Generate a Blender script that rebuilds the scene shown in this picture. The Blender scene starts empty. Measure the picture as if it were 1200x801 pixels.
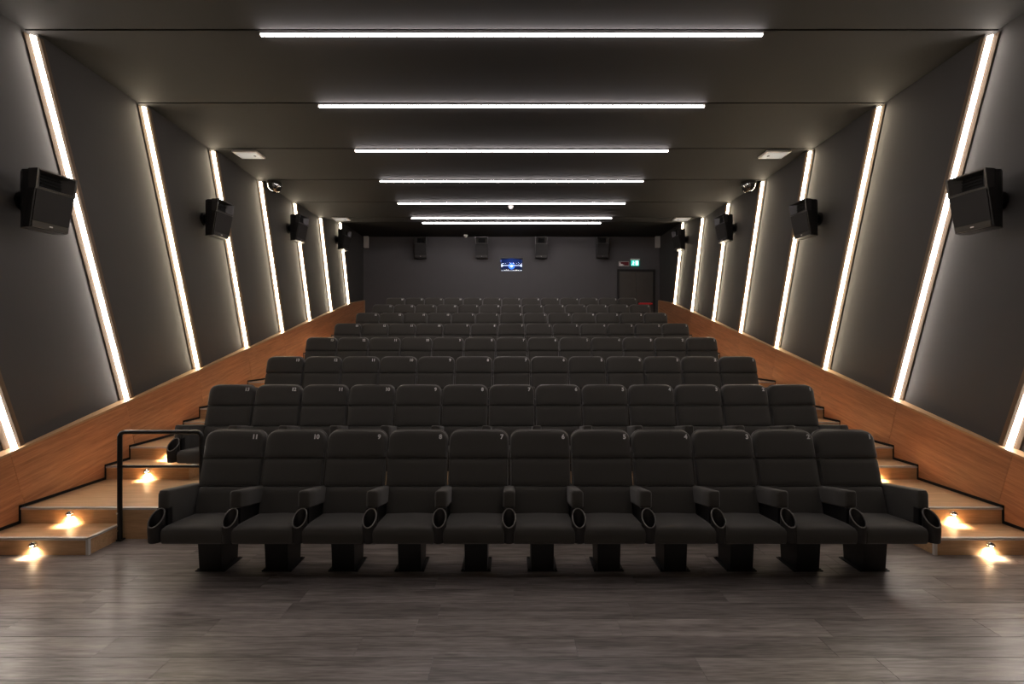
import bpy, bmesh, math, random
from mathutils import Vector, Matrix

C = bpy.context.scene.collection
SC = bpy.context.scene
R = math.radians
random.seed(7)

# ---------------------------------------------------------------- camera, world, exposure
F = 510.0                      # focal length in pixels of the 1200 px wide frame
EYE = 1.922
cam_d = bpy.data.cameras.new('camera')
cam_d.sensor_width = 36.0
cam_d.lens = 36.0 * F / 1200.0
cam_d.shift_x = 0.5 / 1200
cam_d.shift_y = 1.5 / 1200
cam_d.clip_start = 0.05
cam = bpy.data.objects.new('camera', cam_d)
cam.location = (0, 0, EYE)
cam.rotation_euler = (R(90), 0, 0)
C.objects.link(cam)
SC.camera = cam

w = bpy.data.worlds.new('world')
w.use_nodes = True
w.node_tree.nodes['Background'].inputs[0].default_value = (0.5, 0.48, 0.45, 1)
w.node_tree.nodes['Background'].inputs[1].default_value = 0.0
SC.world = w

SC.view_settings.view_transform = 'Standard'
SC.view_settings.look = 'None'
SC.view_settings.gamma = 1.0
SC.view_settings.exposure = 0.55
SC.cycles.use_denoising = True
SC.cycles.max_bounces = 8

E_WALL = 28.0      # side strips
E_CEIL = 25.0      # ceiling bars
P_STEP = 6.0       # watts of a step light

# ---------------------------------------------------------------- materials
def new_mat(name):
    m = bpy.data.materials.new(name)
    m.use_nodes = True
    nt = m.node_tree
    return m, nt, nt.nodes['Principled BSDF']

def plain(name, col, rough=0.6, metal=0.0, spec=0.5, noise=0.0, scale=40.0, bump=0.0):
    m, nt, b = new_mat(name)
    b.inputs['Base Color'].default_value = (*col, 1)
    b.inputs['Roughness'].default_value = rough
    b.inputs['Metallic'].default_value = metal
    b.inputs['Specular IOR Level'].default_value = spec
    tc = nt.nodes.new('ShaderNodeTexCoord')
    nz = nt.nodes.new('ShaderNodeTexNoise')
    nz.inputs['Scale'].default_value = scale
    nz.inputs['Detail'].default_value = 4
    nt.links.new(tc.outputs['Object'], nz.inputs['Vector'])
    if noise:
        mx = nt.nodes.new('ShaderNodeMix'); mx.data_type = 'RGBA'
        mx.inputs[6].default_value = (*[c * (1 - noise) for c in col], 1)
        mx.inputs[7].default_value = (*[min(1, c * (1 + noise)) for c in col], 1)
        nt.links.new(nz.outputs['Fac'], mx.inputs[0])
        nt.links.new(mx.outputs[2], b.inputs['Base Color'])
    if bump:
        bp = nt.nodes.new('ShaderNodeBump')
        bp.inputs['Strength'].default_value = bump
        bp.inputs['Distance'].default_value = 0.002
        nt.links.new(nz.outputs['Fac'], bp.inputs['Height'])
        nt.links.new(bp.outputs['Normal'], b.inputs['Normal'])
    return m

def emit(name, col, strength):
    m, nt, b = new_mat(name)
    b.inputs['Base Color'].default_value = (0.02, 0.02, 0.02, 1)
    b.inputs['Emission Color'].default_value = (*col, 1)
    b.inputs['Emission Strength'].default_value = strength
    return m

def wood(name, c0, c1, rot, stretch, rough=0.4, rnd=0.0, grain=1.0, bump=0.08, spec=0.5):
    """streaky timber: noise stretched along one axis, plus finer pores and an offset and tint per object"""
    m, nt, b = new_mat(name)
    N = nt.nodes.new
    tc = N('ShaderNodeTexCoord'); mp = N('ShaderNodeMapping'); oi = N('ShaderNodeObjectInfo')
    mp.inputs['Rotation'].default_value = rot
    mp.vector_type = 'TEXTURE'
    mp.inputs['Scale'].default_value = [1.0 / q for q in stretch]
    add = N('ShaderNodeVectorMath'); add.operation = 'ADD'
    mul = N('ShaderNodeVectorMath'); mul.operation = 'SCALE'
    mul.inputs[0].default_value = (17.0, 31.0, 11.0)
    nt.links.new(oi.outputs['Random'], mul.inputs['Scale'])
    nt.links.new(tc.outputs['Object'], mp.inputs['Vector'])
    nt.links.new(mp.outputs['Vector'], add.inputs[0])
    nt.links.new(mul.outputs['Vector'], add.inputs[1])
    n1 = N('ShaderNodeTexNoise'); n1.inputs['Scale'].default_value = 1.0 * grain
    n1.inputs['Detail'].default_value = 6; n1.inputs['Distortion'].default_value = 0.8
    n2 = N('ShaderNodeTexNoise'); n2.inputs['Scale'].default_value = 5.0 * grain
    n2.inputs['Detail'].default_value = 3
    for n in (n1, n2):
        nt.links.new(add.outputs['Vector'], n.inputs['Vector'])
    av = N('ShaderNodeMath'); av.operation = 'MULTIPLY_ADD'
    av.inputs[1].default_value = 0.45
    nt.links.new(n2.outputs['Fac'], av.inputs[0])
    sc = N('ShaderNodeMath'); sc.operation = 'MULTIPLY'; sc.inputs[1].default_value = 0.62
    nt.links.new(n1.outputs['Fac'], sc.inputs[0])
    nt.links.new(sc.outputs[0], av.inputs[2])
    cr = N('ShaderNodeValToRGB')
    cr.color_ramp.elements[0].position = 0.34; cr.color_ramp.elements[0].color = (*c0, 1)
    cr.color_ramp.elements[1].position = 0.70; cr.color_ramp.elements[1].color = (*c1, 1)
    nt.links.new(av.outputs[0], cr.inputs['Fac'])
    hs = N('ShaderNodeHueSaturation')
    mr = N('ShaderNodeMapRange')
    mr.inputs['To Min'].default_value = 1 - rnd; mr.inputs['To Max'].default_value = 1 + rnd
    nt.links.new(oi.outputs['Random'], mr.inputs['Value'])
    nt.links.new(mr.outputs['Result'], hs.inputs['Value'])
    nt.links.new(cr.outputs['Color'], hs.inputs['Color'])
    nt.links.new(hs.outputs['Color'], b.inputs['Base Color'])
    b.inputs['Roughness'].default_value = rough
    b.inputs['Specular IOR Level'].default_value = spec
    bp = N('ShaderNodeBump'); bp.inputs['Strength'].default_value = bump; bp.inputs['Distance'].default_value = 0.002
    nt.links.new(av.outputs[0], bp.inputs['Height'])
    nt.links.new(bp.outputs['Normal'], b.inputs['Normal'])
    return m

SLOPE = 0.2535
M = {}
M['wall'] = plain('wall_paint', (0.050, 0.048, 0.0468), 0.75, noise=0.06, scale=3, bump=0.1)
M['ceiling'] = plain('ceiling_paint', (0.0085, 0.0076, 0.0070), 0.8, noise=0.05, scale=3)
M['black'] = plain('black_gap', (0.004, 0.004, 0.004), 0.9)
M['backwall'] = plain('back_wall_paint', (0.100, 0.096, 0.098), 0.85, noise=0.05, scale=3)
M['wain'] = wood('red_brown_veneer', (0.28, 0.117, 0.052), (0.52, 0.242, 0.116), (R(14.2), 0, 0), (4, 0.8, 15), 0.42, 0.05, 1.6)
M['oak'] = wood('oak_laminate', (0.50, 0.30, 0.155), (0.72, 0.47, 0.26), (0, 0, 0), (1.1, 16, 16), 0.36, 0.04, 1.4)
M['strip_trim'] = plain('oak_strip_edging', (0.13, 0.085, 0.05), 0.6)
M['cap'] = wood('pale_oak_edging', (0.34, 0.20, 0.10), (0.50, 0.32, 0.17), (0, 0, 0), (14, 1.5, 8), 0.45, 0.05)
M['plank'] = wood('grey_floorboard', (0.098, 0.085, 0.078), (0.36, 0.32, 0.30), (0, 0, 0), (0.9, 11, 11), 0.33, 0.20, 1.5, 0.15)
M['fabric'] = plain('charcoal_upholstery', (0.060, 0.056, 0.049), 0.85, noise=0.22, scale=260, bump=0.35, spec=0.3)
M['fabric'].node_tree.nodes['Principled BSDF'].inputs['Sheen Weight'].default_value = 0.32
M['fabric'].node_tree.nodes['Principled BSDF'].inputs['Sheen Roughness'].default_value = 0.5
M['plastic'] = plain('black_plastic', (0.016, 0.015, 0.015), 0.42)
M['rim'] = plain('satin_grey_rim', (0.18, 0.17, 0.16), 0.35, 0.2)
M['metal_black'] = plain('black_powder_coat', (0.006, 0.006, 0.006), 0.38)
M['alu'] = plain('brushed_aluminium', (0.78, 0.76, 0.73), 0.38, 0.25, noise=0.05, scale=90)
M['white'] = plain('white_plastic', (0.72, 0.69, 0.64), 0.5)
M['tag'] = plain('white_print', (0.93, 0.92, 0.90), 0.6)
M['speaker'] = plain('speaker_cabinet', (0.020, 0.019, 0.018), 0.38, noise=0.1, scale=120, bump=0.1)
M['baffle'] = plain('speaker_baffle', (0.055, 0.052, 0.049), 0.28)
M['grille'] = plain('speaker_grille', (0.016, 0.015, 0.014), 0.7, noise=0.3, scale=400, bump=0.4)
M['chrome'] = plain('chrome', (0.75, 0.73, 0.70), 0.15, 1.0)
M['red'] = plain('red_bar_paint', (0.75, 0.05, 0.06), 0.4)
M['door'] = plain('dark_door', (0.085, 0.078, 0.068), 0.42, noise=0.1, scale=5)
M['darkred'] = plain('dark_red_print', (0.16, 0.015, 0.02), 0.5)
M['led_warm'] = emit('side_led_warm', (1.0, 0.83, 0.60), E_WALL)
M['led_neutral'] = emit('side_led_neutral', (1.0, 0.88, 0.78), E_WALL)
M['led_ceiling'] = emit('ceiling_led', (1.0, 0.90, 0.90), E_CEIL)
M['lamp'] = emit('step_lamp_lens', (1.0, 0.78, 0.50), 40.0)
M['blue'] = emit('projector_beam_lens', (0.02, 0.14, 1.0), 1.6)
M['glow_white'] = emit('booth_white_glow', (0.80, 0.86, 1.0), 1.1)
M['standby'] = emit('emergency_light_diffuser', (1.0, 0.93, 0.82), 0.28)
M['green'] = emit('green_exit_lightbox', (0.02, 0.55, 0.42), 1.0)
M['pict'] = emit('exit_pictogram', (0.75, 1.0, 0.95), 1.3)

def glass_mat(name, tint, rough=0.02, mixfac=0.12):
    m = bpy.data.materials.new(name); m.use_nodes = True
    nt = m.node_tree; nt.nodes.clear()
    o = nt.nodes.new('ShaderNodeOutputMaterial'); mx = nt.nodes.new('ShaderNodeMixShader')
    t = nt.nodes.new('ShaderNodeBsdfTransparent'); t.inputs[0].default_value = (*tint, 1)
    g = nt.nodes.new('ShaderNodeBsdfGlossy'); g.inputs['Roughness'].default_value = rough
    mx.inputs[0].default_value = mixfac
    nt.links.new(t.outputs[0], mx.inputs[1]); nt.links.new(g.outputs[0], mx.inputs[2])
    nt.links.new(mx.outputs[0], o.inputs[0])
    return m
M['glass'] = glass_mat('port_glass', (0.95, 0.97, 1.0), 0.05, 0.008)
M['dome'] = glass_mat('smoked_dome', (0.35, 0.33, 0.30), 0.05, 0.35)

# ---------------------------------------------------------------- mesh helpers
class MB:
    def __init__(s): s.v = []; s.f = []
    def poly(s, pts): i = len(s.v); s.v += [tuple(p) for p in pts]; s.f.append(tuple(range(i, i + len(pts))))
    def hexa(s, p):
        """8 points: bottom ring of 4, top ring of 4"""
        i = len(s.v); s.v += [tuple(q) for q in p]
        for a in ((0, 3, 2, 1), (4, 5, 6, 7), (0, 1, 5, 4), (1, 2, 6, 5), (2, 3, 7, 6), (3, 0, 4, 7)):
            s.f.append(tuple(i + k for k in a))
    def box(s, x0, x1, y0, y1, z0, z1):
        s.hexa([(x0, y0, z0), (x1, y0, z0), (x1, y1, z0), (x0, y1, z0), (x0, y0, z1), (x1, y0, z1), (x1, y1, z1), (x0, y1, z1)])
    def cbox(s, x0, x1, y0, y1, z0, z1, c):
        """box whose top edges are chamfered"""
        i = len(s.v)
        for (a, z) in ((0, z0), (0, z1 - c), (c, z1)):
            s.v += [(x0 + a, y0 + a, z), (x1 - a, y0 + a, z), (x1 - a, y1 - a, z), (x0 + a, y1 - a, z)]
        s.f.append((i, i + 3, i + 2, i + 1)); s.f.append((i + 8, i + 9, i + 10, i + 11))
        for r in (0, 4):
            for k in range(4):
                k2 = (k + 1) % 4
                s.f.append((i + r + k, i + r + k2, i + r + 4 + k2, i + r + 4 + k))
    def rings(s, rings, cap0=True, cap1=True):
        i = len(s.v); n = len(rings[0])
        for r in rings: s.v += [tuple(p) for p in r]
        for a in range(len(rings) - 1):
            for k in range(n):
                k2 = (k + 1) % n
                s.f.append((i + a * n + k, i + a * n + k2, i + (a + 1) * n + k2, i + (a + 1) * n + k))
        if cap0: s.f.append(tuple(i + k for k in reversed(range(n))))
        if cap1: s.f.append(tuple(i + (len(rings) - 1) * n + k for k in range(n)))
    def tube(s, pts, r, n=10, closed=False):
        pts = [Vector(p) for p in pts]; rings = []
        m = len(pts)
        up = None
        for k, p in enumerate(pts):
            if closed: t = (pts[(k + 1) % m] - pts[k - 1])
            else: t = pts[min(k + 1, m - 1)] - pts[max(k - 1, 0)]
            t.normalize()
            if up is None:
                up = Vector((0, 0, 1)) if abs(t.z) < 0.9 else Vector((0, 1, 0))
            side = t.cross(up).normalized(); up = side.cross(t).normalized()
            rings.append([p + (side * math.cos(2 * math.pi * j / n) + up * math.sin(2 * math.pi * j / n)) * r for j in range(n)])
        if closed:
            i = len(s.v)
            for rr in rings: s.v += [tuple(p) for p in rr]
            for a in range(m):
                b2 = (a + 1) % m
                for k in range(n):
                    k2 = (k + 1) % n
                    s.f.append((i + a * n + k, i + a * n + k2, i + b2 * n + k2, i + b2 * n + k))
        else: s.rings(rings)
    def cyl(s, p0, p1, r0, r1=None, n=16):
        r1 = r0 if r1 is None else r1
        p0 = Vector(p0); p1 = Vector(p1); t = (p1 - p0).normalized()
        up = Vector((0, 0, 1)) if abs(t.z) < 0.9 else Vector((0, 1, 0))
        a = t.cross(up).normalized(); b = t.cross(a).normalized()
        ring = lambda p, r: [p + (a * math.cos(2 * math.pi * j / n) + b * math.sin(2 * math.pi * j / n)) * r for j in range(n)]
        s.rings([ring(p0, r0), ring(p1, r1)])
    def xf(s, mat): s.v = [tuple(mat @ Vector(p)) for p in s.v]; return s
    def mesh(s, name, mat, smooth=False, bevel=0, seg=2, recalc=True):
        me = bpy.data.meshes.new(name)
        bm = bmesh.new()
        vs = [bm.verts.new(p) for p in s.v]
        for f in s.f:
            try: bm.faces.new([vs[k] for k in f])
            except ValueError: pass
        if recalc: bmesh.ops.recalc_face_normals(bm, faces=bm.faces)
        if bevel:
            ed = [e for e in bm.edges if len(e.link_faces) == 2 and e.calc_face_angle(0) > R(25)]
            bmesh.ops.bevel(bm, geom=ed, offset=bevel, segments=seg, affect='EDGES', profile=0.6, clamp_overlap=True)
        if smooth:
            for f in bm.faces: f.smooth = True
        bm.to_mesh(me); bm.free()
        me.materials.append(mat)
        if smooth:
            try: me.set_sharp_from_angle(angle=R(50))
            except Exception: pass
        return me
    def build(s, name, mat, parent=None, **k):
        return link(name, s.mesh(name, mat, **k), parent)

def link(name, me, parent=None, loc=None, rot=None):
    o = bpy.data.objects.new(name, me); C.objects.link(o)
    if parent is not None: o.parent = parent
    if loc is not None: o.location = loc
    if rot is not None: o.rotation_euler = rot
    return o

def tag(o, label=None, cat=None, group=None, kind=None):
    if label: o['label'] = label
    if cat: o['category'] = cat
    if group: o['group'] = group
    if kind: o['kind'] = kind
    return o

def empty(name, loc=(0, 0, 0), rz=0):
    o = bpy.data.objects.new(name, None); C.objects.link(o)
    o.empty_display_size = 0.1
    o.location = loc; o.rotation_euler = (0, 0, rz)
    return o

def copy_tree(o, parent=None):
    c = o.copy(); C.objects.link(c); c.parent = parent
    for ch in list(o.children): copy_tree(ch, c)
    return c

SIDE = {-1: 'left', 1: 'right'}
ORD = ['first', 'second', 'third', 'fourth', 'fifth', 'sixth', 'seventh', 'eighth', 'ninth', 'tenth', 'eleventh', 'twelfth', 'thirteenth', 'fourteenth']

# ---------------------------------------------------------------- measures of the room
ROWP = 1.23                    # row spacing
RISE = 0.303                   # rise per row
Y_L1 = 4.28                    # riser of the second row's tier
Y_BACK = 14.30
Y_FRONT = -3.2
W_WAIN = 4.83
W_N, W_F = 4.87, 4.94          # near and far end of a saw-tooth wall panel
Z_C = 5.10
AISLE = 3.84
STRIP = 1.345
def g(k): return 4.449 + STRIP * (k - 1)        # joint k of the ceiling
def zc(y):                                      # height of the ceiling: it climbs over the last rows
    pts = [(-9, Z_C), (g(5), Z_C), (g(6), 5.15), (g(7), 5.40), (20, 5.47)]
    for (a, za), (b, zb) in zip(pts, pts[1:]):
        if y <= b: return za + (zb - za) * (y - a) / (b - a)
def zcap(y):                                    # top edge of the timber dado
    if y > 13.2: return 3.147 + (y - 13.2) * 0.16
    return 0.842 + SLOPE * (y - 4.109)
def ys(k, z): return g(k) + 0.282 * (Z_C - z)   # slanted strip k
def strip_bottom(k):
    z = 1.0
    for _ in range(30): z = zcap(ys(k, z))
    return z
def strip_top(k):
    z = Z_C
    for _ in range(10): z = zc(ys(k, z))
    return z

# ---------------------------------------------------------------- floor of boards
fl = MB(); fl.box(-5.1, 5.1, Y_FRONT, Y_BACK, -0.12, -0.012)
floor = tag(fl.build('floor', M['black']), 'dark grey timber board floor in front of the seats', kind='structure')
y = 0.62; bw = 0.186; row = 0
while y < Y_L1 - 0.01:
    y1 = min(y + bw, Y_L1)
    x = -4.83 - random.uniform(0.1, 1.1)
    while x < 4.83:
        x1 = x + random.choice((1.1, 1.38, 1.38, 1.6))
        a, b = max(x, -4.83), min(x1, 4.83)
        if 4.83 - b < 0.12: b = 4.83; x1 = 5
        if b - a > 0.05:
            p = MB(); L = (b - a) / 2; D = (y1 - y) / 2
            p.cbox(-L + .0004, L - .0004, -D + .0006, D - .0006, -0.012, 0, 0.0012)
            o = p.build('floorboard', M['plank'], floor); o.location = ((a + b) / 2, (y + y1) / 2, 0)
        x = x1
    y = y1; row += 1
fb = MB(); fb.box(-4.83, 4.83, Y_FRONT, 0.62, -0.012, 0); fb.build('board_field', M['plank'], floor)

# ---------------------------------------------------------------- tiers under the rows, full width landings
def nosing(mb, x0, x1, y, z):                     # aluminium angle along a front edge
    mb.box(x0, x1, y - 0.006, y + 0.030, z - 0.001, z + 0.004)
    mb.box(x0, x1, y - 0.006, y - 0.0005, z - 0.016, z + 0.004)
for n in range(1, 8):
    y0 = Y_L1 + ROWP * (n - 1); y1 = Y_L1 + ROWP * n if n < 7 else Y_BACK
    z = RISE * n
    t = MB(); t.box(-4.85, 4.85, y0 + 0.0005, y1 + (0.02 if n < 7 else 0), z - 0.03, z)
    tier = tag(t.build('floor_tier', M['oak']), f'oak floor of the {ORD[n]} row tier', kind='structure')
    if n == 1:
        r = MB(); r.box(-4.85, 4.85, y0, y0 + 0.02, z - RISE, z - 0.03); r.build('riser', M['oak'], tier)
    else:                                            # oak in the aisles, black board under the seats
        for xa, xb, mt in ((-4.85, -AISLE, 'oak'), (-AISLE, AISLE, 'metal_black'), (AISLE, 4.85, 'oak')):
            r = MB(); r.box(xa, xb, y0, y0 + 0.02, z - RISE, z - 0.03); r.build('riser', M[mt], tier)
    q = MB(); nosing(q, -4.83, 4.83, y0, z); q.build('nosing', M['alu'], tier)

# ---------------------------------------------------------------- half steps in the aisles
HALF = RISE / 2
TREAD = 0.33
steps = []
for s in (-1, 1):
    for n in range(0, 7):
        y1 = Y_L1 + ROWP * n; y0 = y1 - TREAD
        z0 = RISE * n; z = z0 + HALF
        xa, xb = sorted((s * AISLE, s * W_WAIN))
        place = 'at the foot of' if n == 0 else f'beside the {ORD[n]} row on'
        t = MB(); t.box(xa, xb, y0, y1 - 0.001, z - 0.03, z)
        e = tag(empty('aisle_step', (0, 0, 0)), f'oak aisle half step {place} the {SIDE[s]} aisle', 'step', 'half steps of the aisles')
        t.build('tread', M['oak'], e)
        r = MB(); r.box(xa, xb, y0 + 0.002, y0 + 0.02, z0, z - 0.03); r.build('riser', M['oak'], e)
        c = MB(); xs = sorted((s * (AISLE + 0.002), s * (AISLE + 0.02)))
        c.box(*xs, y0 + 0.02, y1 - 0.001, z0, z - 0.03); c.build('side_board', M['oak'], e)
        q = MB(); nosing(q, xa, xb, y0, z)
        xs = sorted((s * (AISLE - 0.006), s * (AISLE + 0.03))); q.box(*xs, y0, y1 - 0.002, z - 0.001, z + 0.004)
        xs = sorted((s * (AISLE - 0.006), s * AISLE)); q.box(*xs, y0, y1 - 0.002, z - 0.012, z + 0.004)
        q.build('nosing', M['alu'], e)
        if n == 0:
            q = MB(); xs = sorted((s * (AISLE - 0.006), s * (AISLE + 0.02))); q.box(*xs, y0 - 0.006, y0 + 0.016, z0, z - 0.005)
            q.build('corner_trim', M['alu'], e)

# ---------------------------------------------------------------- step lights on every aisle riser
def make_step_light():
    root = empty('step_light')
    b = MB(); b.cyl((0, 0, 0), (0, -0.012, 0), 0.026, n=18); b.build('back_plate', M['chrome'], root, smooth=True)
    h = MB(); rings = []
    for k in range(5):                                             # little hood, open below
        a = k / 4 * R(90)
        yy = -0.012 - 0.038 * math.sin(a); rr = 0.024 * math.cos(a) + 0.004
        rings.append([(rr * math.cos(j / 10 * math.pi), yy, rr * math.sin(j / 10 * math.pi)) for j in range(11)])
    for a in range(4):
        for j in range(10): h.poly([rings[a][j], rings[a][j + 1], rings[a + 1][j + 1], rings[a + 1][j]])
    h.build('hood', M['chrome'], root, smooth=True)
    l = MB(); l.cyl((0, -0.026, -0.002), (0, -0.026, -0.008), 0.011, n=14); l.build('lens', M['lamp'], root)
    return root
spot = bpy.data.lights.new('step_light_beam', 'SPOT')
spot.energy = P_STEP; spot.color = (1.0, 0.76, 0.50); spot.spot_size = R(132); spot.spot_blend = 1.0; spot.shadow_soft_size = 0.008
proto_sl = make_step_light(); first = True
for s in (-1, 1):
    for n in range(0, 14):
        half = n % 2 == 0; k = n // 2
        yy = Y_L1 + ROWP * k - (TREAD if half else 0); z = RISE * k + (HALF if half else RISE)
        root = proto_sl if first else copy_tree(proto_sl); first = False
        root.location = (s * 4.33, yy + (0.002 if half else 0), z - 0.050)
        where = ('lowest' if n == 0 else ORD[n])
        tag(root, f'small chrome hooded light on the {where} riser of the {SIDE[s]} aisle' + ('' if n == 0 else ' from below'), 'step light', 'hooded lights on the stair risers')
        lo = bpy.data.objects.new('step_light_beam', spot); C.objects.link(lo); lo.parent = root
        lo.location = (0, -0.030, -0.012); lo.rotation_euler = (R(6), 0, 0)

# ---------------------------------------------------------------- side walls
for s in (-1, 1):
    nm = SIDE[s]
    b = MB(); xs = sorted((s * 5.02, s * 5.12)); b.box(*xs, Y_FRONT, Y_BACK + 0.1, -0.1, 5.7)
    wall = tag(b.build('wall_' + nm, M['wall']), f'{nm} wall of dark grey slanted panels over a timber dado', kind='structure')
    K0 = -3
    for k in range(K0, 8):
        # saw-tooth panel between strip k and strip k+1
        mb = MB()
        def pt(kk, x, off, lvl):
            if lvl == 0: z = strip_bottom(kk) - 0.04
            else: z = strip_top(kk) + 0.01
            return (s * x, ys(kk, z) + off, z)
        if k == 7:
            zb = zcap(Y_BACK) - 0.02; zt = zc(Y_BACK) + 0.01
            far0 = (s * W_N, Y_BACK, zb); far1 = (s * W_N, Y_BACK, zt)
            fb0 = (s * 5.03, Y_BACK, zb); fb1 = (s * 5.03, Y_BACK, zt)
        else:
            far0 = pt(k + 1, W_F, -0.03, 0); far1 = pt(k + 1, W_F, -0.03, 1)
            fb0 = pt(k + 1, 5.03, -0.03, 0); fb1 = pt(k + 1, 5.03, -0.03, 1)
        n0 = pt(k, W_N, 0.025, 0); n1 = pt(k, W_N, 0.025, 1); nb0 = pt(k, 5.03, 0.025, 0); nb1 = pt(k, 5.03, 0.025, 1)
        mb.hexa([n0, far0, fb0, nb0, n1, far1, fb1, nb1])
        mb.build('wall_panel', M['wall'], wall)
        # dado panel below, its joints carry on the slant of the strips
        ya = ys(k, strip_bottom(k)) - 0.10; yb = (ys(k + 1, strip_bottom(k + 1)) - 0.10) if k < 7 else Y_BACK
        if yb > 0.9:
            j = 0.0016
            za, zb = zcap(ya), zcap(yb)
            drop = 0.95
            m = 0.24 * drop
            pa = [(ya + j, za), (yb - j, zb)]
            pb = [(ya + j + m, za - drop), (yb - j + (m if k < 7 else 0), zb - drop)]
            d = MB(); x0, x1 = s * W_WAIN, s * 4.99
            mid = 13.2
            d.hexa([(x0, pb[0][0], pb[0][1]), (x0, pb[1][0], pb[1][1]), (x1, pb[1][0], pb[1][1]), (x1, pb[0][0], pb[0][1]),
                    (x0, pa[0][0], pa[0][1]), (x0, pa[1][0], pa[1][1]), (x1, pa[1][0], pa[1][1]), (x1, pa[0][0], pa[0][1])])
            d.build('dado_panel', M['wain'], wall)
    c = MB()                                                        # pale edge along the top of the dado
    for (ya, yb) in ((0.9, 13.2), (13.2, Y_BACK)):
        x0, x1 = s * (W_WAIN - 0.012), s * 4.99
        c.hexa([(x0, ya, zcap(ya) - 0.012), (x0, yb, zcap(yb) - 0.012), (x1, yb, zcap(yb) - 0.012), (x1, ya, zcap(ya) - 0.012),
                (x0, ya, zcap(ya) + 0.012), (x0, yb, zcap(yb) + 0.012), (x1, yb, zcap(yb) + 0.012), (x1, ya, zcap(ya) + 0.012)])
    c.build('dado_cap', M['cap'], wall)
    e = MB(); xs = sorted((s * (W_WAIN - 0.02), s * 4.95)); e.box(*xs, Y_BACK - 0.05, Y_BACK - 0.002, RISE * 7, zcap(Y_BACK)); e.build('dado_end', M['cap'], wall)
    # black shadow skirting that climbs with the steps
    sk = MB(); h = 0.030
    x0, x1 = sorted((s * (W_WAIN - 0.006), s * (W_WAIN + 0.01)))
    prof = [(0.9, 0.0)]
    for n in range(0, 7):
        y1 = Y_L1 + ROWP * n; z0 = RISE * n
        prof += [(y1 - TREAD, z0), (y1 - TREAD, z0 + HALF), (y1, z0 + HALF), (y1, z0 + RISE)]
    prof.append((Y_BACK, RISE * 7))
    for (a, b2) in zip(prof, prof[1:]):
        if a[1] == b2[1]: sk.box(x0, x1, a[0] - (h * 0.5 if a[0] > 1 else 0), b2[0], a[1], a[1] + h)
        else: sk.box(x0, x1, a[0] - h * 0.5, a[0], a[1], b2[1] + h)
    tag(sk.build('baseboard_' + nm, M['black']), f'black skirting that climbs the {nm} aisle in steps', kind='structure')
    # slanted light strips
    for k in range(0, 8):
        zb, zt = max(0.3, strip_bottom(k)) + 0.01, strip_top(k) - 0.03
        def prism(pts):
            mb = MB()
            mb.hexa([(s * x, ys(k, zb) + o, zb + SLOPE * o) for x, o in pts] + [(s * x, ys(k, zt) + o, zt) for x, o in pts]); return mb
        root = empty('light_strip', (0, 0, 0))
        where = 'cut off by the edge of the picture' if k == 0 else ('nearest the back wall' if k == 7 else f'{ORD[k-1]} whole one from the front')
        tag(root, f'slanted white light strip on the {nm} wall, {where}', 'light strip', 'slanted light strips of the side walls')
        prism([(W_F + 0.03, -0.062), (W_F - 0.012, -0.062), (W_F - 0.022, -0.014), (W_F + 0.03, -0.014)]).build('edge_trim', M['strip_trim'], root)
        prism([(W_F - 0.050, 0.011), (W_N - 0.012, 0.020), (W_N - 0.012, 0.058), (W_N + 0.05, 0.058)]).build('edge_trim', M['strip_trim'], root)
        prism([(W_F - 0.030, -0.014), (W_F - 0.056, 0.010), (W_F - 0.03, 0.022), (W_F + 0.02, -0.014)]).build('diffuser', M['led_neutral'] if k < 2 else M['led_warm'], root)

# ---------------------------------------------------------------- ceiling
cb = MB(); cb.box(-5.12, 5.12, Y_FRONT, Y_BACK + 0.1, 5.62, 5.72)
ceiling = tag(cb.build('ceiling', M['black']), 'dark ceiling of wide panels with shadow joints', kind='structure')
for k in range(-5, 8):
    ya = g(k) - 0.022; yb = g(k + 1) - 0.045 if k < 7 else Y_BACK
    p = MB()
    a, b2 = zc(ya), zc(yb)
    p.hexa([(-5.03, ya, a), (5.03, ya, a), (5.03, yb, b2), (-5.03, yb, b2), (-5.03, ya, a + 0.16), (5.03, ya, a + 0.16), (5.03, yb, b2 + 0.16), (-5.03, yb, b2 + 0.16)])
    p.build('ceiling_panel', M['ceiling'], ceiling)
    if k >= 1:
        z = zc(g(k))
        j = MB(); j.box(-5.03, 5.03, g(k) - 0.06, g(k) - 0.008, z + 0.05, z + 0.10); j.build('joint', M['black'], ceiling)
for k in range(-1, 8):  # bars before the first in view are added to light the seat fronts
    z = zc(g(k)) + (0.0 if k < 7 else 0.0)
    root = empty('ceiling_light', (0, g(k), z))
    where = 'nearest the camera' if k == 1 else (('above', 'second ahead of')[-k] + ' the picture edge, added to light the seats') if k < 1 else ('farthest back, shortest in view' if k == 7 else f'{ORD[k-1]} from the camera')
    tag(root, f'long thin white ceiling light bar, {where}', 'ceiling light', 'light bars across the ceiling')
    L = 2.565
    p = MB(); p.box(-L, L, -0.006, 0.024, -0.012, 0.0); p.build('profile', M['rim'], root)
    p = MB(); p.box(-L, L, -0.001, 0.019, -0.032, -0.012); p.build('diffuser', M['led_ceiling'], root, bevel=0.004)
    for sx in (-1, 1):
        xs = sorted((sx * L, sx * (L + 0.008)))
        p = MB(); p.box(*xs, -0.007, 0.025, -0.033, 0.0); p.build('end_cap', M['white'], root)

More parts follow.
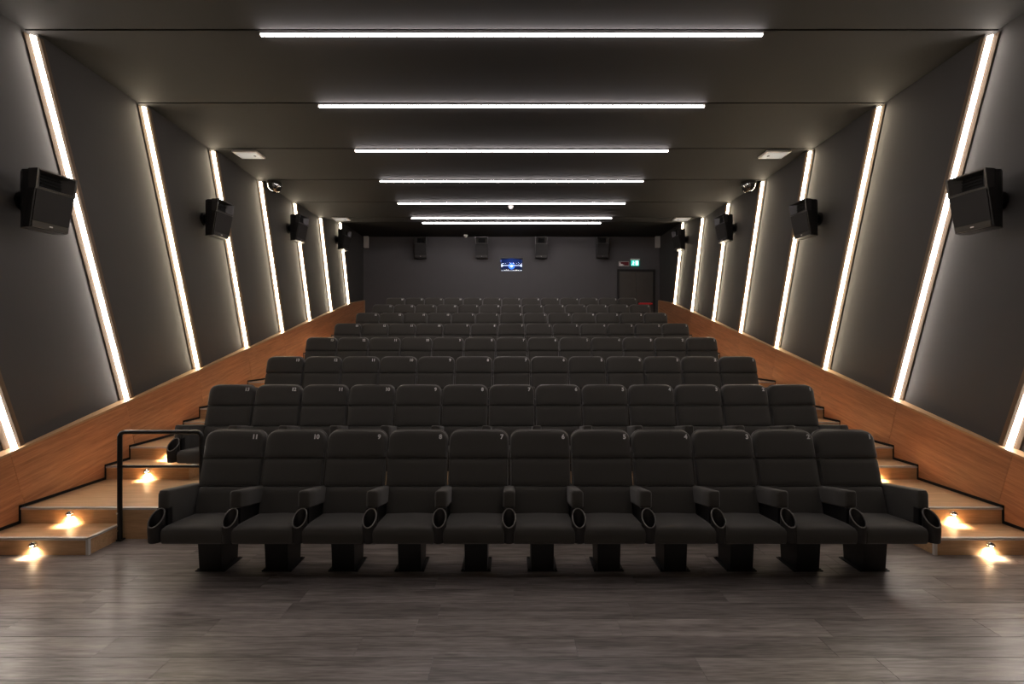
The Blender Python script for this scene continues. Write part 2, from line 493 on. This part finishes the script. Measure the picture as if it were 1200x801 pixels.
# ---------------------------------------------------------------- back wall with projection port and door
PX, PZ0, PZ1 = 0.365, 4.28, 4.73
bw_ = MB()
for (x0, x1, z0, z1) in ((-5.1, -PX, -0.1, 5.7), (PX, 5.1, -0.1, 5.7), (-PX, PX, -0.1, PZ0), (-PX, PX, PZ1, 5.7)):
    bw_.box(x0, x1, Y_BACK, Y_BACK + 0.12, z0, z1)
tag(bw_.build('wall_back', M['backwall']), 'plain dark grey back wall', kind='structure')
fr = MB(); fr.box(-5.12, 5.12, Y_FRONT - 0.1, Y_FRONT, -0.1, 5.7)
tag(fr.build('wall_front', M['wall']), 'wall behind the camera', kind='structure')
win = empty('window_1', (0, Y_BACK, PZ0)); tag(win, 'small projection port glowing blue in the back wall', kind='structure')
f = MB(); t = 0.022
f.box(-PX, PX, -0.012, 0.12, 0, t); f.box(-PX, PX, -0.012, 0.12, 0.45 - t, 0.45)
f.box(-PX, -PX + t, -0.012, 0.12, t, 0.45 - t); f.box(PX - t, PX, -0.012, 0.12, t, 0.45 - t); f.build('window_frame', M['metal_black'], win)
f = MB(); f.box(-PX + t, PX - t, 0.02, 0.028, t, 0.45 - t); f.build('pane', M['glass'], win)
f = MB(); f.box(-PX + t, PX - t, 0.035, 0.13, t, t + 0.016); f.build('window_sill', M['glow_white'], win)  # light falling on the sill is put in as emission
bo = MB(); bo.box(-0.9, 0.9, Y_BACK + 1.6, Y_BACK + 1.65, 3.6, 5.4); bo.box(-0.95, -0.9, Y_BACK + 0.12, Y_BACK + 1.65, 3.6, 5.4); bo.box(0.9, 0.95, Y_BACK + 0.12, Y_BACK + 1.65, 3.6, 5.4)
bo.box(-0.95, 0.95, Y_BACK + 0.12, Y_BACK + 1.65, 3.55, 3.6); bo.box(-0.95, 0.95, Y_BACK + 0.12, Y_BACK + 1.65, 5.4, 5.45)
tag(bo.build('wall_booth', M['wall']), 'walls of the projection booth behind the port', kind='structure')
pr = tag(empty('projector', (0, Y_BACK + 0.42, 4.10)), 'projector shining blue through the port in the back wall', 'projector')
p = MB(); p.box(-0.30, 0.30, 0, 0.7, 0, 0.34); p.build('body', M['baffle'], pr, bevel=0.02)
p = MB(); p.cyl((0, 0, 0.40), (0, -0.16, 0.40), 0.115, 0.12, n=24); p.build('lens_barrel', M['plastic'], pr, smooth=True)
p = MB(); p.box(-0.12, 0.12, 0.0, 0.5, 0.34, 0.50); p.build('lens_housing', M['plastic'], pr, bevel=0.01)
p = MB(); p.cyl((0, -0.161, 0.40), (0, -0.168, 0.40), 0.105, n=24); p.build('lens', M['blue'], pr)
p = MB(); p.cyl((0, -0.170, 0.40), (0, -0.178, 0.40), 0.045, n=20); p.build('lamp_glow', M['glow_white'], pr)
for sx in (-1, 1):
    p = MB(); p.cyl((sx * 0.17, -0.001, 0.26), (sx * 0.17, -0.02, 0.26), 0.05, n=18); p.build('vent_ring', M['white'], pr)
tb = tag(empty('glow_bar', (0, Y_BACK + 0.14, 4.50)), 'white glowing bar with round ends across the projection port', 'glowing bar')  # plain glowing bar with round ends, spans the port
p = MB(); p.cyl((-0.33, 0, 0), (0.33, 0, 0), 0.009, n=12); p.build('tube', M['glow_white'], tb, smooth=True)
for sx in (-1, 1):
    p = MB(); p.cyl((sx * 0.325, -0.02, 0), (sx * 0.325, 0.02, 0), 0.042, n=18); p.build('end_cap', M['glow_white'], tb)
bl = bpy.data.lights.new('booth_blue_fill', 'POINT'); bl.energy = 9; bl.color = (0.08, 0.2, 1.0); bl.shadow_soft_size = 0.05  # added unseen lamp behind the projector, turns the booth wall blue
lo = bpy.data.objects.new('booth_blue_fill', bl); C.objects.link(lo); lo.parent = pr; lo.location = (0, 0.85, 0.75)

DX0, DX1, ZF = 3.46, 4.70, RISE * 7
dr = tag(empty('door_1', ((DX0 + DX1) / 2, Y_BACK, ZF)), 'dark double door at the right end of the back wall', kind='structure')
hw = (DX1 - DX0) / 2; dh = 2.22
p = MB(); p.box(-hw, -hw + 0.07, -0.06, -0.001, 0, dh); p.box(hw - 0.07, hw, -0.06, -0.001, 0, dh); p.box(-hw + 0.07, hw - 0.07, -0.06, -0.001, dh - 0.07, dh); p.build('door_frame', M['speaker'], dr)
for sx in (-1, 1):
    xs = sorted((sx * 0.004, sx * (hw - 0.072)))
    p = MB(); p.box(*xs, -0.045, -0.002, 0.008, dh - 0.073); lf = p.build('door_leaf', M['door'], dr)
    p = MB(); xm = sx * 0.28; p.cyl((xm - 0.23, -0.10, 1.09), (xm + 0.23, -0.10, 1.09), 0.035, n=12)
    p.build('push_bar', M['red'], lf, smooth=True)
    p = MB(); p.box(xm - 0.24, xm - 0.19, -0.12, -0.045, 1.04, 1.14); p.box(xm + 0.19, xm + 0.24, -0.12, -0.045, 1.04, 1.14); p.build('bar_bracket', M['metal_black'], lf)

sg = tag(empty('exit_sign', (4.05, Y_BACK, 4.52)), 'green lit exit sign with white pictogram above the door', 'sign')
p = MB(); p.box(-0.15, 0.15, -0.06, -0.001, 0.12, 0.17); p.build('lamp_housing', M['white'], sg)
p = MB(); p.box(-0.13, 0.13, -0.035, -0.020, -0.06, 0.12); p.build('lightbox', M['green'], sg)
p = MB()
p.box(0.015, 0.10, -0.040, -0.036, -0.04, 0.10)                       # door opening
p.cyl((-0.06, -0.040, 0.085), (-0.06, -0.036, 0.085), 0.016, n=10)    # running figure
p.hexa([(-0.085, -0.04, 0.0), (-0.055, -0.04, 0.0), (-0.055, -0.036, 0.0), (-0.085, -0.036, 0.0), (-0.07, -0.04, 0.065), (-0.04, -0.04, 0.065), (-0.04, -0.036, 0.065), (-0.07, -0.036, 0.065)])
p.hexa([(-0.115, -0.04, -0.035), (-0.10, -0.04, -0.045), (-0.10, -0.036, -0.045), (-0.115, -0.036, -0.035), (-0.085, -0.04, 0.01), (-0.065, -0.04, 0.0), (-0.065, -0.036, 0.0), (-0.085, -0.036, 0.01)])
p.hexa([(-0.05, -0.04, -0.045), (-0.03, -0.04, -0.045), (-0.03, -0.036, -0.045), (-0.05, -0.036, -0.045), (-0.07, -0.04, 0.01), (-0.055, -0.04, 0.01), (-0.055, -0.036, 0.01), (-0.07, -0.036, 0.01)])
p.hexa([(-0.06, -0.04, 0.04), (-0.01, -0.04, 0.025), (-0.01, -0.036, 0.025), (-0.06, -0.036, 0.04), (-0.06, -0.04, 0.055), (-0.01, -0.04, 0.04), (-0.01, -0.036, 0.04), (-0.06, -0.036, 0.055)])
p.build('pictogram', M['pict'], sg)
sg = tag(empty('wall_sign', (3.69, Y_BACK, 4.53)), 'dark red sign with a white border left of the green exit sign', 'sign')
p = MB(); p.box(-0.17, 0.17, -0.022, -0.001, -0.075, 0.075); p.build('border', M['white'], sg)
p = MB(); p.box(-0.155, 0.155, -0.026, -0.022, -0.062, 0.062); p.build('field', M['darkred'], sg)
p = MB(); p.box(-0.15, -0.11, -0.029, -0.026, -0.06, 0.04); p.box(-0.11, -0.05, -0.029, -0.026, -0.06, -0.01); p.box(-0.05, 0.0, -0.029, -0.026, -0.05, -0.03); p.build('mark', M['tag'], sg)

for s, px in ((-1, -4.76), (1, 4.78)):
    r_ = tag(empty('wall_box', (px, Y_BACK, 5.24)), f'slim white box high in the {SIDE[s]} corner of the back wall', 'box', 'slim white corner boxes')
    p = MB(); p.box(-0.075, 0.075, -0.10, -0.001, -0.19, 0.19); p.build('case', M['white'], r_, bevel=0.012)
    p = MB(); p.box(-0.055, 0.055, -0.104, -0.10, -0.16, 0.16); p.build('front_cover', M['white'], r_)

ps = tag(empty('bounce_screen', (0, Y_FRONT, 0.6)), 'white screen added behind the camera to bounce light onto the seats', 'screen')  # unseen, added to bounce light onto the seat fronts
p = MB(); p.box(-4.3, 4.3, 0.002, 0.03, 0, 3.9); p.build('cloth', M['white'], ps)
p = MB(); p.box(-4.4, -4.3, 0.002, 0.05, -0.1, 4.0); p.box(4.3, 4.4, 0.002, 0.05, -0.1, 4.0); p.box(-4.3, 4.3, 0.002, 0.05, -0.1, 0); p.box(-4.3, 4.3, 0.002, 0.05, 3.9, 4.0); p.build('frame', M['metal_black'], ps)
# ---------------------------------------------------------------- loudspeakers
def make_speaker(sc, gap):
    """front faces -y; the Empty sits on the wall, the cabinet hangs on a bracket 'gap' in front of it"""
    root = empty('loudspeaker')
    def put(mb, name, mat, par=root, **k):
        mb.v = [(x * sc, (y + 0.12) * sc - gap, z * sc) for x, y, z in mb.v]
        return mb.build(name, mat, par, **k)
    W2 = 0.20
    m = MB()                                                       # wedge cabinet: the front leans out towards the top
    side = [(-0.12, 0.325), (-0.20, 0.325), (-0.30, 0.322), (-0.30, 0.125), (-0.377, 0.118), (-0.292, -0.315), (-0.20, -0.320), (-0.12, -0.320)]
    w_ = [W2 - 0.05, W2, W2, W2, W2, W2 - 0.008, W2, W2 - 0.05]
    m.rings([[(-w_[i], *side[i]) for i in range(8)], [(w_[i], *side[i]) for i in range(8)]])
    put(m, 'cabinet', M['speaker'], bevel=0.010)
    h = MB(); yo = -0.400; yi = -0.304                             # horn: hood with flared cheeks round a dark throat
    o4 = [(-0.198, yo + 0.015, 0.112), (0.198, yo + 0.015, 0.112), (0.198, yo - 0.015, 0.330), (-0.198, yo - 0.015, 0.330)]
    f4 = [(-0.175, yo + 0.010, 0.132), (0.175, yo + 0.010, 0.132), (0.180, yo - 0.012, 0.314), (-0.180, yo - 0.012, 0.314)]
    i4 = [(-0.105, yi, 0.160), (0.105, yi, 0.160), (0.095, yi, 0.300), (-0.095, yi, 0.300)]
    for k in range(4):
        k2 = (k + 1) % 4
        h.poly([o4[k], o4[k2], f4[k2], f4[k]]); h.poly([f4[k], f4[k2], i4[k2], i4[k]])
        h.poly([(o4[k][0], -0.29, o4[k][2]), (o4[k2][0], -0.29, o4[k2][2]), o4[k2], o4[k]])
    horn = put(h, 'horn', M['baffle'], recalc=False)
    t_ = MB(); t_.box(-0.105, 0.105, yi - 0.004, yi + 0.002, 0.160, 0.300)
    for z in (0.195, 0.23, 0.265): t_.box(-0.10, 0.10, yi - 0.022, yi - 0.004, z, z + 0.008)
    put(t_, 'throat', M['black'], horn)
    fy = lambda z: -0.375 + (0.115 - z) * (0.083 / 0.43)
    def slab(zb, zt, w0, w1, d):
        q = MB(); q.hexa([(-w0, fy(zb) - d, zb), (w0, fy(zb) - d, zb), (w0, fy(zb) + 0.01, zb), (-w0, fy(zb) + 0.01, zb),
                          (-w1, fy(zt) - d, zt), (w1, fy(zt) - d, zt), (w1, fy(zt) + 0.01, zt), (-w1, fy(zt) + 0.01, zt)]); return q
    put(slab(-0.235, 0.100, 0.178, 0.185, 0.012), 'grille', M['grille'])
    bb = put(slab(-0.308, -0.243, 0.175, 0.180, 0.016), 'bottom_strip', M['baffle'])
    bg = MB(); bg.box(-0.016, 0.016, fy(-0.276) - 0.020, fy(-0.276) - 0.012, -0.282, -0.270); put(bg, 'badge', M['alu'], bb)
    br = MB(); br.cyl((0, -gap - 0.01, 0.02), (0, -0.03, 0.02), 0.12 * sc, 0.09 * sc, n=20); br.cyl((0, -0.03, 0.02), (0, 0, 0.02), 0.125 * sc, n=20)
    br.box(-0.05, 0.05, -gap - 0.005, -gap + 0.03, -0.10, 0.14)
    br.build('wall_bracket', M['metal_black'], root)
    return root
PROTO = {}
def put_speaker(loc, rz, label, group, sc, gap):
    if sc not in PROTO: o = PROTO[sc] = make_speaker(sc, gap)
    else: o = copy_tree(PROTO[sc])
    o.location = loc; o.rotation_euler = (0, 0, rz); tag(o, label, 'loudspeaker', group)
for i, (yl, zl) in enumerate(((4.40, 3.325), (6.97, 3.885), (9.60, 4.43), (12.20, 4.80))):
    for s in (-1, 1):
        wh = ('nearest the camera', 'second from the camera', 'third from the camera', 'nearest the back wall')[i]
        # the wall panel is saw-tooth shaped: find its face at this spot
        kk = max(k for k in range(-1, 8) if ys(k, zl) + 0.02 < yl)
        fr_ = (yl - ys(kk, zl)) / STRIP
        xw = W_N + (W_F - W_N) * fr_
        put_speaker((s * (xw + 0.004), yl, zl), -s * R(90) + s * R(7), f'black wedge loudspeaker on the {SIDE[s]} wall, {wh}', 'loudspeakers of the side walls', 0.87, 0.13)
for i, px in enumerate((-2.93, -0.96, 0.955, 2.93)):
    wh = ('leftmost of four', 'just left of the blue projection port', 'just right of the blue projection port', 'rightmost of four')[i]
    put_speaker((px, Y_BACK, 4.99), 0, f'black loudspeaker high on the back wall, {wh}', 'loudspeakers of the back wall', 1.0, 0.12)

# ---------------------------------------------------------------- small ceiling fittings
for i, yy in enumerate((7.29, 11.30)):
    for s in (-1, 1):
        xx = s * (4.40 if i == 0 else 4.42)
        r_ = tag(empty('emergency_light', (xx, yy, zc(yy))), f'flat white emergency light under the ceiling on the {SIDE[s]}, ' + ('nearer the camera' if i == 0 else 'near the back wall'), 'emergency light', 'flat white emergency lights')
        p = MB(); p.box(-0.20, 0.20, -0.14, 0.14, -0.035, -0.001); p.build('case', M['white'], r_, bevel=0.01)
        p = MB(); p.box(-0.17, 0.17, -0.11, 0.11, -0.041, -0.035); p.build('diffuser', M['standby'], r_)
        p = MB(); p.cyl((s * -0.10, 0, -0.041), (s * -0.10, 0, -0.047), 0.022, n=14); p.build('lamp', M['chrome'], r_)
for s in (-1, 1):
    r_ = tag(empty('camera_dome', (s * 4.70, 8.62, zc(8.6))), f'round smoked dome under the ceiling by the {SIDE[s]} wall', 'dome')
    p = MB(); p.cyl((0, 0, -0.001), (0, 0, -0.05), 0.14, n=24); p.build('mount', M['baffle'], r_, smooth=True)
    p = MB(); rings = []
    for k in range(7):
        a = k / 6 * R(88); rings.append([(0.135 * math.cos(a) * math.cos(j / 20 * 2 * math.pi), 0.135 * math.cos(a) * math.sin(j / 20 * 2 * math.pi), -0.05 - 0.15 * math.sin(a)) for j in range(20)])
    p.rings(rings, cap0=False); p.build('dome_cover', M['dome'], r_, smooth=True)
    p = MB(); p.cyl((0, 0, -0.05), (0, -0.03, -0.12), 0.045, 0.04, n=14); p.build('lens', M['chrome'], r_)
for (xx, yy, lb) in ((-0.02, 10.1, 'small white smoke detector in the middle of the ceiling'), (-1.48, 14.05, 'small white smoke detector under the ceiling at the back wall')):
    r_ = tag(empty('smoke_detector', (xx, yy, zc(yy))), lb, 'smoke detector')
    p = MB(); p.cyl((0, 0, 0.002), (0, 0, -0.03), 0.07, n=18); p.build('base', M['white'], r_, smooth=True)
    p = MB(); p.cyl((0, 0, -0.03), (0, 0, -0.075), 0.058, 0.04, n=18); p.build('head', M['white'], r_, smooth=True)

# ---------------------------------------------------------------- hand rail left of the front row
rl = tag(empty('guard_rail', (-3.43, 4.255, 0)), 'black tubular guard rail left of the front row', 'railing')
def arc(cx, cz, r, a0, a1, n=6): return [(cx + r * math.cos(a0 + (a1 - a0) * i / n), 0, cz + r * math.sin(a0 + (a1 - a0) * i / n)) for i in range(n + 1)]
xa, xb, zt, rr = -0.40, 0.40, 1.055, 0.05
p = MB(); p.tube([(xa, 0, 0.012)] + arc(xa + rr, zt - rr, rr, math.pi, math.pi / 2) + arc(xb - rr, zt - rr, rr, math.pi / 2, 0) + [(xb, 0, 0.012)], 0.021, 14); p.build('frame', M['metal_black'], rl, smooth=True)
p = MB(); p.tube([(xa, 0, 0.72), (xb, 0, 0.72)], 0.013, 12); p.build('middle_rail', M['metal_black'], rl, smooth=True)
for x in (xa, xb):
    p = MB(); p.box(x - 0.035, x + 0.035, -0.03, 0.023, 0.0, 0.012); p.build('foot_plate', M['metal_black'], rl)
for z in (0.10, 0.27):
    p = MB(); p.cyl((xa - 0.005, -0.018, z), (xa - 0.005, -0.028, z), 0.010, n=10); p.build('bolt', M['chrome'], rl)

# ---------------------------------------------------------------- cinema seats
P = 0.56
REC = Matrix.Translation((0, 0.115, 0.40)) @ Matrix.Rotation(R(-14.5), 4, 'X')     # frame of the reclined back, z up along it, front is -y
def pillow(width, z0, z1, depth, rtop=0.0, nu=14, nv=10, p=5, y_back=0.0, wtop=None):
    """upholstered pad: domed front, edges rolled, rounded upper corners"""
    mb = MB(); rows = []
    H = z1 - z0
    us = [math.sin((i / nu - 0.5) * math.pi) for i in range(nu + 1)]
    vs = [(1 - math.cos(j / nv * math.pi)) / 2 for j in range(nv + 1)]
    for v in vs:
        z = z0 + v * H
        hw = width / 2
        if rtop and z > z1 - rtop: hw = hw - rtop + math.sqrt(max(0, rtop ** 2 - (z - (z1 - rtop)) ** 2))
        row_ = []
        for u in us:
            e = (max(0, 1 - abs(u) ** p)) ** (1 / p) * (max(0, 1 - abs(2 * v - 1) ** (p + 1))) ** (1 / (p + 1))
            row_.append((u * hw, y_back - depth * (0.25 + 0.75 * e) , z))
        rows.append(row_)
    nU = nu + 1
    for r_ in rows: mb.v += r_
    for j in range(nv):
        for i in range(nu):
            a = j * nU + i; mb.f.append((a, a + 1, a + nU + 1, a + nU))
    base = len(mb.v)
    bd = [(0, i) for i in range(nU)] + [(j, nu) for j in range(1, nv + 1)] + [(nv, i) for i in range(nu - 1, -1, -1)] + [(j, 0) for j in range(nv - 1, 0, -1)]
    for (j, i) in bd:
        q = rows[j][i]; mb.v.append((q[0], y_back, q[2]))
    n = len(bd)
    for k in range(n):
        k2 = (k + 1) % n
        a = bd[k][0] * nU + bd[k][1]; b2 = bd[k2][0] * nU + bd[k2][1]
        mb.f.append((a, base + k, base + k2, b2))
    mb.f.append(tuple(base + k for k in range(n)))
    return mb
BACKW = 0.538
def outline(width, z0, z1, r, n=7):
    hw = width / 2
    pts = [(-hw, z0)] + [(-hw + r - r * math.cos(a), z1 - r + r * math.sin(a)) for a in [i / n * math.pi / 2 for i in range(n + 1)]]
    return pts + [(-x, z) for x, z in reversed(pts)]
# shared meshes
def mesh_seat():
    mb = MB()
    # seat pad: rounded front, slightly falling to the rear
    sec = [(0.14, 0.325), (0.14, 0.418), (0.0, 0.432), (-0.20, 0.452), (-0.290, 0.456), (-0.318, 0.450), (-0.332, 0.432), (-0.335, 0.40), (-0.331, 0.345), (-0.322, 0.328), (-0.300, 0.320), (-0.10, 0.318)]
    xs = [-0.243, -0.241, -0.234, -0.20, -0.10, 0.0, 0.10, 0.20, 0.234, 0.241, 0.243]
    dz = [-0.016, -0.006, 0.0, 0.004, 0.008, 0.010, 0.008, 0.004, 0.0, -0.006, -0.016]
    mb.rings([[(x, yv * (1 if abs(x) < 0.242 or yv > 0 else 0.985), zv + (d if zv > 0.40 else -d * 0.5 if d < 0 else 0)) for yv, zv in sec] for x, d in zip(xs, dz)])
    return mb.mesh('seat_cushion', M['fabric'], smooth=True)
def mesh_head(): return pillow(BACKW, 0.478, 0.726, 0.085, 0.085, 16, 12, 6).xf(REC).mesh('headrest', M['fabric'], smooth=True)
def mesh_mid(): return pillow(BACKW - 0.004, 0.236, 0.476, 0.080, 0, 14, 10, 6).xf(REC).mesh('backrest', M['fabric'], smooth=True)
def mesh_lum(): return pillow(BACKW - 0.035, -0.02, 0.234, 0.092, 0, 14, 10, 6).xf(REC).mesh('lumbar_cushion', M['fabric'], smooth=True)
def mesh_shell():
    mb = MB(); ol = outline(BACKW - 0.004, -0.06, 0.730, 0.088)
    mb.rings([[(x, -0.012, z) for x, z in ol], [(x, 0.018, z) for x, z in ol], [(x * 0.92, 0.042, z * 0.985) for x, z in ol]])
    return mb.xf(REC).mesh('back_shell', M['plastic'], smooth=True)
def mesh_piping():
    mb = MB(); ol = outline(BACKW + 0.002, 0.0, 0.732, 0.088)
    mb.tube([(x, -0.020, z) for x, z in ol], 0.0055, 6)
    return mb.xf(REC).mesh('piping', M['rim'], smooth=True)
ARM_A = math.atan2(0.717 - 0.640, 0.37)
def mesh_pad(wd=0.098):
    mb = MB(); L0, L1 = -0.222, 0.175
    zt = lambda yv: 0.717 - (yv + 0.222) * 0.21
    prof = []
    for yv in (L0, L0 + 0.03, -0.1, 0.05, L1):
        prof.append(yv)
    rings = []
    def ring(yv, ins):
        a = wd / 2 - ins; t0 = zt(yv) - ins; b0 = zt(yv) - 0.140 + ins
        pts = []
        r = 0.026
        for (cx, cz, a0) in ((a - r, t0 - r, 0), (-(a - r), t0 - r, 90), (-(a - 0.012), b0 + 0.012, 180), (a - 0.012, b0 + 0.012, 270)):
            rr_ = r if a0 < 180 else 0.012
            for i in range(5):
                an = R(a0 + i * 22.5); pts.append((cx + rr_ * math.cos(an), yv, cz + rr_ * math.sin(an)))
        return pts
    rings = [ring(L0, 0.014), ring(L0 + 0.004, 0.006), ring(L0 + 0.014, 0), ring(-0.1, 0), ring(0.03, 0), ring(L1, 0)]
    mb.rings(rings)
    return mb.mesh('armrest', M['fabric'], smooth=True)
def mesh_bracket():
    mb = MB(); mb.hexa([(-0.022, -0.20, 0.33), (0.022, -0.20, 0.33), (0.022, 0.16, 0.33), (-0.022, 0.16, 0.33), (-0.022, -0.19, 0.60), (0.022, -0.19, 0.60), (0.022, 0.16, 0.525), (-0.022, 0.16, 0.525)])
    return mb.mesh('arm_bracket', M['plastic'], bevel=0.006)
def cup(r, zfun, n=20): return [(r * math.cos(2 * math.pi * j / n), -0.288 + r * 1.0 * math.sin(2 * math.pi * j / n), zfun(math.sin(2 * math.pi * j / n))) for j in range(n)]
RIMZ = lambda q: 0.518 + 0.058 * q
def mesh_cup():
    mb = MB()
    mb.rings([cup(0.050, lambda q: 0.335), cup(0.054, lambda q: 0.345), cup(0.058, lambda q: 0.45 + 0.02 * q), cup(0.056, RIMZ), cup(0.047, RIMZ), cup(0.038, lambda q: 0.36)], True, True)
    mb.box(-0.046, 0.046, -0.226, -0.18, 0.335, 0.575)
    return mb.mesh('cup_holder', M['plastic'], smooth=True)
def mesh_rim():
    mb = MB(); mb.tube([(x, yv, z + 0.002) for x, yv, z in cup(0.0515, RIMZ, 24)], 0.0055, 8, True)
    return mb.mesh('cup_rim', M['rim'], smooth=True)
def mesh_ped():
    mb = MB(); mb.hexa([(-0.094, -0.11, 0.008), (0.094, -0.11, 0.008), (0.094, 0.11, 0.008), (-0.094, 0.11, 0.008), (-0.098, -0.13, 0.33), (0.098, -0.13, 0.33), (0.098, 0.13, 0.33), (-0.098, 0.13, 0.33)])
    return mb.mesh('pedestal', M['metal_black'], bevel=0.004)
def mesh_base():
    mb = MB(); mb.box(-0.125, 0.125, -0.115, 0.125, 0, 0.009)
    for sx in (-1, 1):
        for yv in (-0.095, 0.105): mb.cyl((sx * 0.11, yv, 0.009), (sx * 0.11, yv, 0.017), 0.009, n=8)
    return mb.mesh('base_plate', M['metal_black'])
def mesh_pan():
    mb = MB(); mb.box(-0.20, 0.20, -0.25, 0.17, 0.300, 0.326); mb.box(-0.27, 0.27, 0.04, 0.10, 0.300, 0.36)
    return mb.mesh('seat_pan', M['plastic'], bevel=0.006)
def mesh_end(s):
    """padded slab that closes the end of a row"""
    mb = MB(); zt = lambda yv: 0.722 - (yv + 0.222) * 0.17
    out = [(-0.20, 0.34), (-0.222, 0.40), (-0.228, 0.60), (-0.226, 0.690), (-0.212, 0.716), (-0.185, zt(-0.185)), (0.0, zt(0.0)), (0.16, zt(0.16)), (0.185, 0.62), (0.16, 0.34)]
    cy, cz = -0.02, 0.53
    lay = []
    for x, sc_ in ((-0.045, 0.90), (-0.040, 0.96), (-0.028, 1.0), (0.028, 1.0), (0.040, 0.96), (0.045, 0.90)):
        lay.append([(x, cy + (a - cy) * (1 - (1 - sc_) * 0.9), cz + (b2 - cz) * (1 - (1 - sc_) * 0.9)) for a, b2 in out])
    mb.rings(lay)
    return mb.mesh('end_panel', M['fabric'], smooth=True)

ME = dict(seat=mesh_seat(), head=mesh_head(), mid=mesh_mid(), lum=mesh_lum(), shell=mesh_shell(), piping=mesh_piping(), pad=mesh_pad(),
          bracket=mesh_bracket(), cup=mesh_cup(), rim=mesh_rim(), ped=mesh_ped(), base=mesh_base(), pan=mesh_pan(), end=mesh_end(1))
DIG = {}
def digit_mesh(n):
    if n not in DIG:
        cu = bpy.data.curves.new('digits', 'FONT'); cu.body = str(n); cu.size = 0.056; cu.extrude = 0.0006
        cu.align_x = 'RIGHT'; cu.align_y = 'TOP'; cu.resolution_u = 3; cu.offset = 0.0022
        o = bpy.data.objects.new('digits', cu); C.objects.link(o)
        dg = bpy.context.evaluated_depsgraph_get(); dg.update()
        me = bpy.data.meshes.new_from_object(o.evaluated_get(dg)); me.name = 'seat_number'
        bpy.data.objects.remove(o); bpy.data.curves.remove(cu)
        me.transform(REC @ Matrix.Translation((0.225, -0.088, 0.694)) @ Matrix.Rotation(R(90), 4, 'X'))
        me.materials.clear(); me.materials.append(M['tag']); DIG[n] = me
    return DIG[n]

def arm(root, x):
    a = link('armrest', ME['pad'], root, (x, 0, 0))
    link('arm_bracket', ME['bracket'], a); c_ = link('cup_holder', ME['cup'], a); link('cup_rim', ME['rim'], a)
    return a
def end_arm(root, x):
    a = link('end_panel', ME['end'], root, (x, 0, 0))
    link('cup_holder', ME['cup'], a); link('cup_rim', ME['rim'], a)
    return a
def make_seat(loc, number, left_end, right_end):
    root = empty('cinema_seat', loc)
    link('seat_cushion', ME['seat'], root); link('seat_pan', ME['pan'], root)
    hd = link('headrest', ME['head'], root); link('seat_number', digit_mesh(number), hd)
    link('backrest', ME['mid'], root); link('lumbar_cushion', ME['lum'], root)
    sh = link('back_shell', ME['shell'], root); link('piping', ME['piping'], sh)
    pd = link('pedestal', ME['ped'], root); link('base_plate', ME['base'], pd)
    if left_end: end_arm(root, -P / 2 - 0.03)
    else: arm(root, -P / 2)
    if right_end: end_arm(root, P / 2 + 0.03)
    return root
ROWN = ['front row', 'second row', 'third row', 'fourth row', 'fifth row', 'sixth row', 'seventh row', 'back row']
for r_ in range(8):
    n = 11 if r_ == 0 else 13
    x0 = 0.26 if r_ == 0 else 0.0
    for i in range(n):
        num = n - i
        o = make_seat((x0 + (i - (n - 1) / 2) * P, 3.78 + ROWP * r_, RISE * r_), num, i == 0, i == n - 1)
        m = n // 2
        if i == m: where = 'exact middle seat'
        elif i == 0: where = 'left end seat by the aisle'
        elif i == n - 1: where = 'right end seat by the aisle'
        elif i < m: where = f'{ORD[i]} seat from the left end'
        else: where = f'{ORD[n - 1 - i]} seat from the right end'
        tag(o, f'charcoal cinema seat marked {num}, {where} of the {ROWN[r_]}', 'cinema seat', f'seats of the {ROWN[r_]}')
